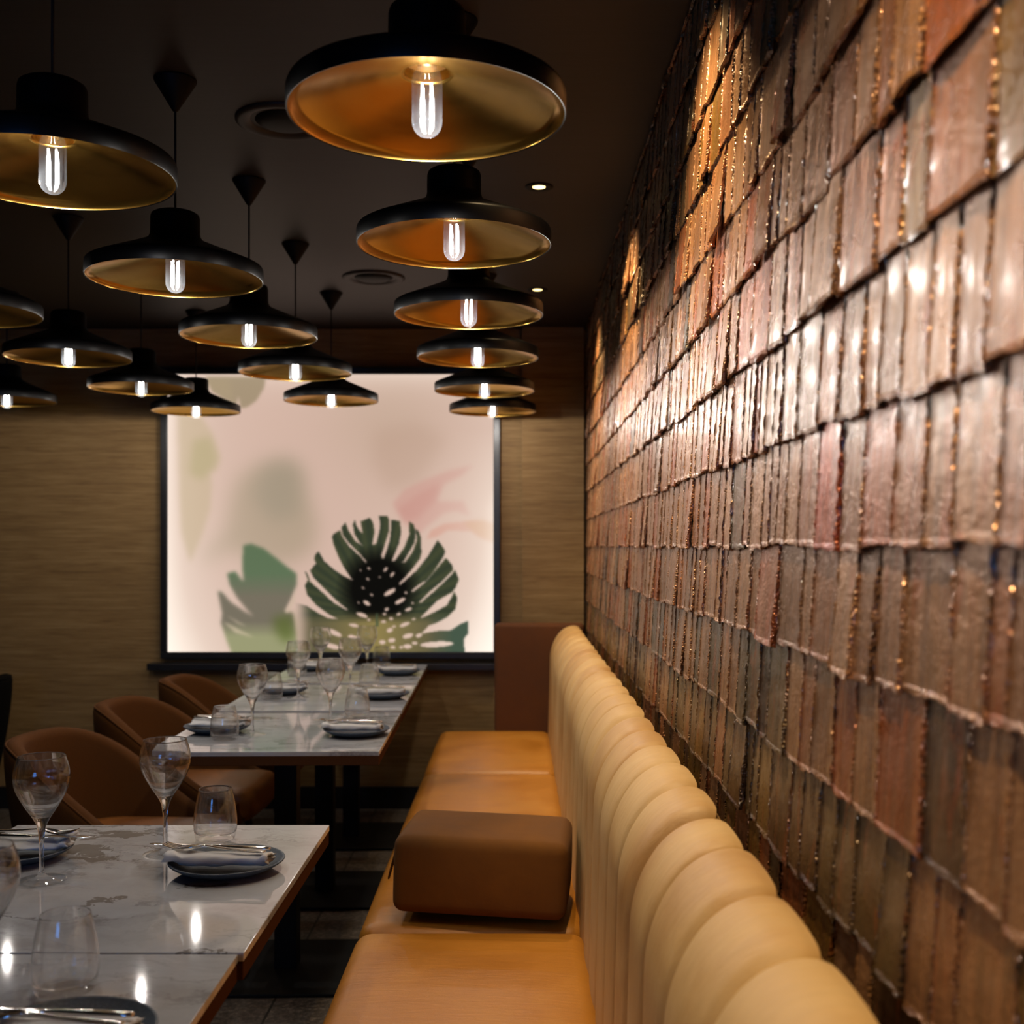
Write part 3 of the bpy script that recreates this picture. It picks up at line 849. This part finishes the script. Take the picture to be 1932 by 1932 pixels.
# ------------------------------------------------------------------ tableware
def make_wine():
    t = tag(lathe('wine_glass', WINE, M['glass'], None, 56), '', 'wine glass', 'stemmed wine glasses')
    t.data.materials.append(M['solid_glass'])
    for p in t.data.polygons:
        if p.center.z > 0.009: p.material_index = 1
    return t
out_p = [(0.0,0.0),(0.030,0.0),(0.0400,0.0006),(0.0412,0.0016),(0.0395,0.0026),(0.025,0.0048),(0.012,0.0078),(0.0060,0.013),(0.0040,0.025),(0.0037,0.050),(0.0046,0.073),(0.0068,0.092),(0.0105,0.102),
         (0.0160,0.112),(0.0240,0.124),(0.0330,0.139),(0.0408,0.154),(0.0455,0.168),(0.0468,0.180),(0.0455,0.194),(0.0425,0.206),(0.0394,0.2164)]
in_p = [(0.0387,0.2164),(0.0417,0.206),(0.0446,0.194),(0.0459,0.180),(0.0446,0.168),(0.0398,0.154),(0.0318,0.139),(0.0224,0.1255),(0.0130,0.1165),(0.0060,0.1135),(0.0,0.113)]
WINE = smooth_prof(out_p, 4) + [(0.0393,0.2168),(0.03905,0.2170),(0.0388,0.2168)] + smooth_prof(in_p, 4)
wine0 = make_wine()
tout = [(0.0,0.0006),(0.020,0.0006),(0.030,0.0),(0.0365,0.0012),(0.0392,0.006),(0.0415,0.018),(0.0424,0.032),(0.0415,0.048),(0.0390,0.066),(0.0355,0.084),(0.0319,0.0994)]
tin = [(0.0311,0.0994),(0.0347,0.084),(0.0381,0.066),(0.0405,0.048),(0.0412,0.032),(0.0398,0.018),(0.0355,0.0115),(0.025,0.0095),(0.0,0.0090)]
tum0 = tag(lathe('water_tumbler', smooth_prof(tout, 4)+[(0.0317,0.0999),(0.0315,0.1000),(0.0313,0.0999)]+smooth_prof(tin, 4), M['glass'], None, 56), '', 'tumbler', 'stemless water tumblers')
tum0.data.materials.append(M['solid_glass'])
for p in tum0.data.polygons:
    if p.center.z > 0.016: p.material_index = 1

plate_p = [(0.0,0.001),(0.050,0.001),(0.054,0.0),(0.058,0.0005),(0.072,0.0045),(0.090,0.0125),(0.0995,0.0185),(0.1018,0.0205),(0.1012,0.0222),(0.0985,0.0222),(0.0930,0.0185),(0.080,0.0110),(0.066,0.0072),(0.045,0.0062),(0.0,0.0060)]
plate0 = tag(lathe('side_plate', smooth_prof(plate_p, 3), M['stoneware'], None, 72), '', 'plate', 'dark stoneware plates')

def make_napkin():
    """A cloth folded to a long pad: soft thick fold at the front, cloth edges showing at the ends."""
    nx, nr = 44, 40
    x0, x1 = -0.094, 0.088
    px_, pz_ = [0.0,0.045,0.066,0.080,0.093,0.0985,0.2], [0.0062,0.0062,0.0072,0.0110,0.0185,0.0222,0.0225]
    vs, fs = [], []
    for i in range(nx+1):
        u = i/nx; x = x0+(x1-x0)*u
        endk = min(1.0, min(u, 1-u)*14+0.75)
        for j in range(nr):
            th = 2*PI*j/nr
            c, s = math.cos(th), math.sin(th)
            yy = 0.036*math.copysign(abs(c)**0.75, c) + 0.003*math.sin(u*3.0)
            front = 0.5-0.5*math.copysign(abs(c)**0.9, c)
            hh = 0.0065+0.0060*front
            zz = hh*(1+math.copysign(abs(s)**0.7, s))
            wob = 0.0010*math.sin(u*9+1.0)*math.sin(th*2) + 0.0006*math.sin(u*23+th*3)
            ripple = 0.0010*math.sin(th*7+u*2)*max(0, 1-min(u,1-u)*14)
            xx = x + (0.003*math.sin(th*5) if i in (0, nx) else 0)
            y2 = yy+wob
            r_ = math.hypot(xx-0.006, y2-0.014)
            k = 0.5
            base = max(0.0165, float(np.interp(r_+0.008, px_, pz_)))
            vs.append((xx, y2, base + max(0.0, (zz+wob+ripple)*endk) + 0.0012))
    for i in range(nx):
        for j in range(nr):
            k = (j+1) % nr
            fs.append((i*nr+j, i*nr+k, (i+1)*nr+k, (i+1)*nr+j))
    # folded ends: tuck the cloth back in
    for i, s in ((0, 1), (nx, -1)):
        b = len(vs)
        ring = [Vector(vs[i*nr+j]) for j in range(nr)]
        c = sum(ring, Vector())/nr
        for j in range(nr):
            p = c+(ring[j]-c)*0.55; vs.append((p.x+s*0.006+0.003*math.sin(j*1.9), p.y, p.z))
        vs.append((c.x+s*0.009, c.y, c.z))
        for j in range(nr):
            k = (j+1) % nr
            f = (i*nr+j, b+j, b+k, i*nr+k); g = (b+j, b+nr, b+k)
            fs.append(f if s > 0 else f[::-1]); fs.append(g if s > 0 else g[::-1])
    o = mesh('folded_napkin', vs, fs, M['linen'], None, True)
    bm = bmesh.new(); bm.from_mesh(o.data); bmesh.ops.recalc_face_normals(bm, faces=bm.faces); bm.to_mesh(o.data); bm.free()
    return tag(o, '', 'napkin', 'folded white napkins')
nap0 = make_napkin()

def make_fork():
    # handle end at +x, tines towards -x; lies along x
    L = 0.190
    prof = [(0.0,0.004,0.001),(0.01,0.0062,0.0),(0.05,0.0066,0.0),(0.25,0.0056,0.0008),(0.45,0.0042,0.003),(0.58,0.0034,0.0055),(0.64,0.0036,0.0062),(0.69,0.0085,0.0055),(0.73,0.0115,0.0035),(0.78,0.0122,0.0015),
            (0.83,0.0122,0.0006),(0.90,0.0120,0.0012),(0.96,0.0116,0.0036),(1.0,0.0112,0.0062)]
    cols = 7; vs, fs = [], []
    for u, w, z in prof:
        for c in range(cols+1):
            q = c/cols*2-1
            dish = 0.0018*(1-q*q) if 0.66 < u < 0.86 else 0.0
            ww = w
            vs.append((0.095-L*u, ww*q, z-dish+0.0008*(1-q*q)*(u < 0.6)))
    for i in range(len(prof)-1):
        for c in range(cols):
            if prof[i][0] >= 0.78 and c % 2 == 1: continue
            a = i*(cols+1)+c
            fs.append((a, a+1, a+cols+2, a+cols+1))
    o = mesh('dinner_fork', vs, fs, M['steel'], None, True)
    m = o.modifiers.new('thickness', 'SOLIDIFY'); m.thickness = 0.0024; m.offset = 0
    m = o.modifiers.new('rounding', 'BEVEL'); m.width = 0.0007; m.segments = 2; m.limit_method = 'ANGLE'
    return tag(o, '', 'fork', 'dinner forks on the napkins')
fork0 = make_fork()

def make_knife():
    st = [(0.110,0.003,0.0015),(0.108,0.0048,0.0026),(0.095,0.0060,0.0034),(0.060,0.0058,0.0034),(0.025,0.0050,0.0030),(0.006,0.0044,0.0028),(0.000,0.0052,0.0022),(-0.006,0.0080,0.0011),(-0.03,0.0092,0.0009),
          (-0.07,0.0096,0.0008),(-0.095,0.0088,0.0007),(-0.110,0.0060,0.0006),(-0.118,0.0016,0.0004)]
    n = 12; vs, fs = [], []
    for x, w, h in st:
        off = 0.0 if x > -0.003 else -0.002*min(1, (-x)/0.03)
        for k in range(n):
            t = 2*PI*k/n; vs.append((x, w*math.cos(t)+off, 0.0035+h*math.sin(t)))
    for i in range(len(st)-1):
        for k in range(n):
            k2 = (k+1) % n; fs.append((i*n+k, (i+1)*n+k, (i+1)*n+k2, i*n+k2))
    fs.append(tuple(range(n))); fs.append(tuple((len(st)-1)*n+k for k in reversed(range(n))))
    o = mesh('dinner_knife', vs, fs, M['steel'], None, True)
    return tag(o, '', 'knife', 'dinner knives on the napkins')
knife0 = make_knife()

used = set()
def put(src, x, y, z, rz, lab):
    if src.name not in used:
        used.add(src.name); src.location = (x, y, z); src.rotation_euler = (0,0,rz); src['label'] = lab; return src
    return dup(src, (x, y, z), rz, lab)

where = {'1aR': 'on the bench side of the second-nearest table', '1aL': 'on the chair side of the second-nearest table', '1bR': 'on the nearest table',
         '2aR': 'on the bench side of the middle table', '2aL': 'on the chair side of the middle table',
         '2bR': 'on the bench side of the second-farthest table', '2bL': 'on the chair side of the second-farthest table',
         '2cR': 'on the bench side of the farthest table', '2cL': 'on the chair side of the farthest table'}
settings = [  # key, plate, wine, tumbler, turn
 ('1aR', (-0.518,2.037), (-0.662,2.146), (-0.598,2.262), -0.02),
 ('1aL', (-0.930,2.115), (-0.824,1.976), (-0.953,1.965), PI+0.06),
 ('1bR', (-0.520,1.315), (-0.654,1.385), (-0.591,1.492), 0.04),
 ('2aR', (-0.492,3.500), (-0.600,3.670), (-0.538,3.846), -0.05),
 ('2aL', (-0.936,3.560), (-0.812,3.500), (-0.878,3.424), PI-0.10),
 ('2bR', (-0.510,4.354), (-0.655,4.480), (-0.600,4.640), 0.0),
 ('2bL', (-0.925,4.480), (-0.834,4.350), (-0.929,4.320), PI+0.1),
 ('2cR', (-0.536,5.150), (-0.680,5.180), (-0.645,5.440), 0.05),
 ('2cL', (-0.965,5.330), (-0.878,5.100), (-0.978,5.070), PI)]
for key, p, w, g, r in settings:
    wh = where[key]
    put(plate0, p[0], p[1], TH, random.uniform(0, PI), 'slate blue stoneware side plate ' + wh)
    c, s = math.cos(r), math.sin(r)
    loc = lambda a, b: (p[0]+a*c-b*s, p[1]+a*s+b*c)
    n = loc(-0.006, -0.014); put(nap0, n[0], n[1], TH, r, 'folded white napkin ' + wh)
    k = loc(-0.028, 0.004); put(knife0, k[0], k[1], TH+0.0400, r-0.14, 'steel dinner knife ' + wh)
    f = loc(-0.016, -0.022); put(fork0, f[0], f[1], TH+0.0445, r-0.17, 'steel dinner fork ' + wh)
    put(wine0, w[0], w[1], TH, random.uniform(0, PI), 'empty stemmed wine glass ' + wh)
    put(tum0, g[0], g[1], TH, random.uniform(0, PI), 'empty stemless water tumbler ' + wh)

# ------------------------------------------------------------------ tub chairs
def make_chair(fabric, seatm, label, group):
    t = thing('tub_chair', label, 'chair', group=group)      # faces +x, origin under the seat centre
    # plan path of the shell: arm end - round back - arm end
    Rb, xa, xe = 0.272, -0.03, 0.285
    path = []
    for i in range(11): path.append((xe+(xa-xe)*i/10.0, -1.0, 0))
    for i in range(1, 32): path.append((None, i/32.0, 1))
    for i in range(11): path.append((xa+(xe-xa)*i/10.0, 1.0, 2))
    def pt(q, r):
        if q[2] == 1:
            a = -PI/2 - PI*q[1]
            return Vector((xa + r*1.0*math.cos(a), r*math.sin(a), 0)), Vector((math.cos(a), math.sin(a), 0))
        return Vector((q[0], q[1]*r, 0)), Vector((0, q[1], 0))
    def hz(x):
        e = max(0.0, min(1.0, (x+0.27)/0.56))
        return 0.735 - 0.335*(e*e*(3-2*e)*0.75 + e*0.25)
    vs, fs = [], []
    ring = 26
    T = 0.030
    for q in path:
        p0, nrm = pt(q, Rb)
        zt = hz(p0.x)
        lo = 0.305
        sec = []
        H = max(zt-lo, 0.06)
        for k in range(10):                      # outside, bottom to top, flaring outwards
            s = k/9; sec.append((T + (-0.055)*(1-s)**1.6, lo + (H-T)*s))
        for k in range(1, 8):                    # padded rim
            a = PI*k/8; sec.append((T*math.cos(a), zt-T+T*math.sin(a)))
        for k in range(9):                       # inside, top to seat
            s = k/8; sec.append((-T-0.045*s**1.3, zt-T-(H-T-0.02)*s))
        for o, z in sec:
            v = p0 + nrm*o; vs.append((v.x, v.y, z))
    m = len(vs)//len(path)
    for i in range(len(path)-1):
        for k in range(m):
            k2 = (k+1) % m
            fs.append((i*m+k, i*m+k2, (i+1)*m+k2, (i+1)*m+k))
    fs.append(tuple(range(m))[::-1]); fs.append(tuple((len(path)-1)*m+k for k in range(m)))
    o = mesh('shell', vs, fs, fabric, t, True, weld=1e-6)
    o.data.set_sharp_from_angle(angle=math.radians(60))
    # piping along the outer rim edge
    pip = []
    for q in path:
        p0, nrm = pt(q, Rb+T*0.80); pip.append((p0.x, p0.y, hz(p0.x)-T*0.38))
    tube('rim_piping', pip, 0.0035, fabric, o, 6)
    # seat cushion, rounded at the back
    vs, fs = [], []
    outl = []
    for i in range(33):
        a = PI/2 + PI*i/32; outl.append((xa+0.212*math.cos(a), 0.212*math.sin(a)))
    outl += [(0.27,-0.212),(0.30,-0.205),(0.315,-0.18),(0.32,-0.10),(0.322,0.0),(0.32,0.10),(0.315,0.18),(0.30,0.205),(0.27,0.212)]
    levels = [(0.94,0.315),(0.985,0.325),(1.0,0.345),(1.0,0.395),(0.985,0.415),(0.95,0.426),(0.85,0.434),(0.6,0.440),(0.3,0.442)]
    cx = 0.06; nn = len(outl)
    for s, z in levels:
        for x, y in outl: vs.append((cx+(x-cx)*s, y*s, z))
    for l in range(len(levels)-1):
        for i in range(nn):
            j = (i+1) % nn; fs.append((l*nn+i, l*nn+j, (l+1)*nn+j, (l+1)*nn+i))
    vs.append((cx,0,0.4425)); c = len(vs)-1
    for i in range(nn): fs.append(((len(levels)-1)*nn+i, (len(levels)-1)*nn+(i+1)%nn, c))
    fs.append(tuple(range(nn))[::-1])
    mesh('seat_cushion', vs, fs, seatm, t, True, weld=1e-6)
    for sx, sy in ((0.22,0.17),(0.22,-0.17),(-0.18,0.15),(-0.18,-0.15)):
        tube('leg', [(sx*0.86, sy*0.86, 0.33),(sx,sy,0.16),(sx*1.12, sy*1.12, 0.0)], [0.017,0.014,0.010], M['black_metal'], t, 12)
    return t
ch = make_chair(M['chair_fabric'], M['chair_seat'], 'rust brown tub chair at the middle table, biggest of the three in view', 'rust tub chairs along the tables')
ch.location = (-1.262, 3.60, 0); ch.rotation_euler = (0,0,math.radians(-4))
dup(ch, (-1.285, 4.40, 0), math.radians(-2), 'rust brown tub chair at the second-farthest table')
dup(ch, (-1.290, 5.20, 0), math.radians(3), 'rust brown tub chair at the farthest table, below the backlit picture')
bc = make_chair(M['shade_black_fabric'], M['shade_black_fabric'], 'black chair just visible at the left edge by the far wall', None)
bc.location = (-2.66, 5.20, 0); bc.rotation_euler = (0,0,PI)

# ------------------------------------------------------------------ lights
def spot(x, y, e=1.0, size=92, blend=1.0):
    l = bpy.data.lights.new('ceiling_spot', 'SPOT'); l.energy = 70.0*e; l.color = (1.0,0.71,0.37)
    l.spot_size = math.radians(size); l.spot_blend = blend; l.shadow_soft_size = 0.022
    o = link(bpy.data.objects.new('ceiling_spot', l)); o.location = (x, y, CEIL-0.012); o.rotation_euler = (0, math.radians(-21), 0)      # tilted to wash the tiled wall
    return o
for n_, x_, ds_ in rows:
    for d_ in ds_:
        l = bpy.data.lights.new('bulb_light', 'POINT'); l.energy = 4.7; l.color = (1.0,0.93,0.84); l.shadow_soft_size = 0.007
        o = link(bpy.data.objects.new('bulb_light', l)); o.location = (x_, d_, RIM_Z-0.010)
for x, y in ((0.05,-0.71),(0.06,0.69),(0.066,2.09),(0.068,3.49),(0.089,4.89)): spot(x, y)

w = bpy.data.worlds.new('world'); S.world = w; w.use_nodes = True
w.node_tree.nodes['Background'].inputs[0].default_value = (0.02,0.025,0.04,1)
w.node_tree.nodes['Background'].inputs[1].default_value = 0.2

# ------------------------------------------------------------------ camera
cam = bpy.data.cameras.new('camera'); co = link(bpy.data.objects.new('camera', cam))
co.location = (0,0,HC); co.rotation_euler = (PI/2,0,0)
cam.sensor_width = cam.sensor_height = 24.0; cam.sensor_fit = 'HORIZONTAL'
cam.lens = F*24.0/1932.0
cam.shift_x = -(VX-966.0)/1932.0
cam.shift_y = (VY-966.0)/1932.0
cam.clip_start = 0.05
cam.dof.use_dof = True; cam.dof.focus_distance = 2.25; cam.dof.aperture_fstop = 3.2
S.camera = co

S.view_settings.view_transform = 'Standard'; S.view_settings.look = 'None'
S.view_settings.exposure = 0.0; S.view_settings.gamma = 1.0; S.view_settings.use_curve_mapping = False
cy = S.cycles
cy.use_denoising = True
cy.max_bounces = 9; cy.transmission_bounces = 9; cy.transparent_max_bounces = 10; cy.glossy_bounces = 4; cy.diffuse_bounces = 1
cy.use_adaptive_sampling = True; cy.adaptive_threshold = 0.05
cy.sample_clamp_indirect = 4.0; cy.sample_clamp_direct = 0.0
cy.blur_glossy = 0.6
cy.caustics_reflective = False; cy.caustics_refractive = True
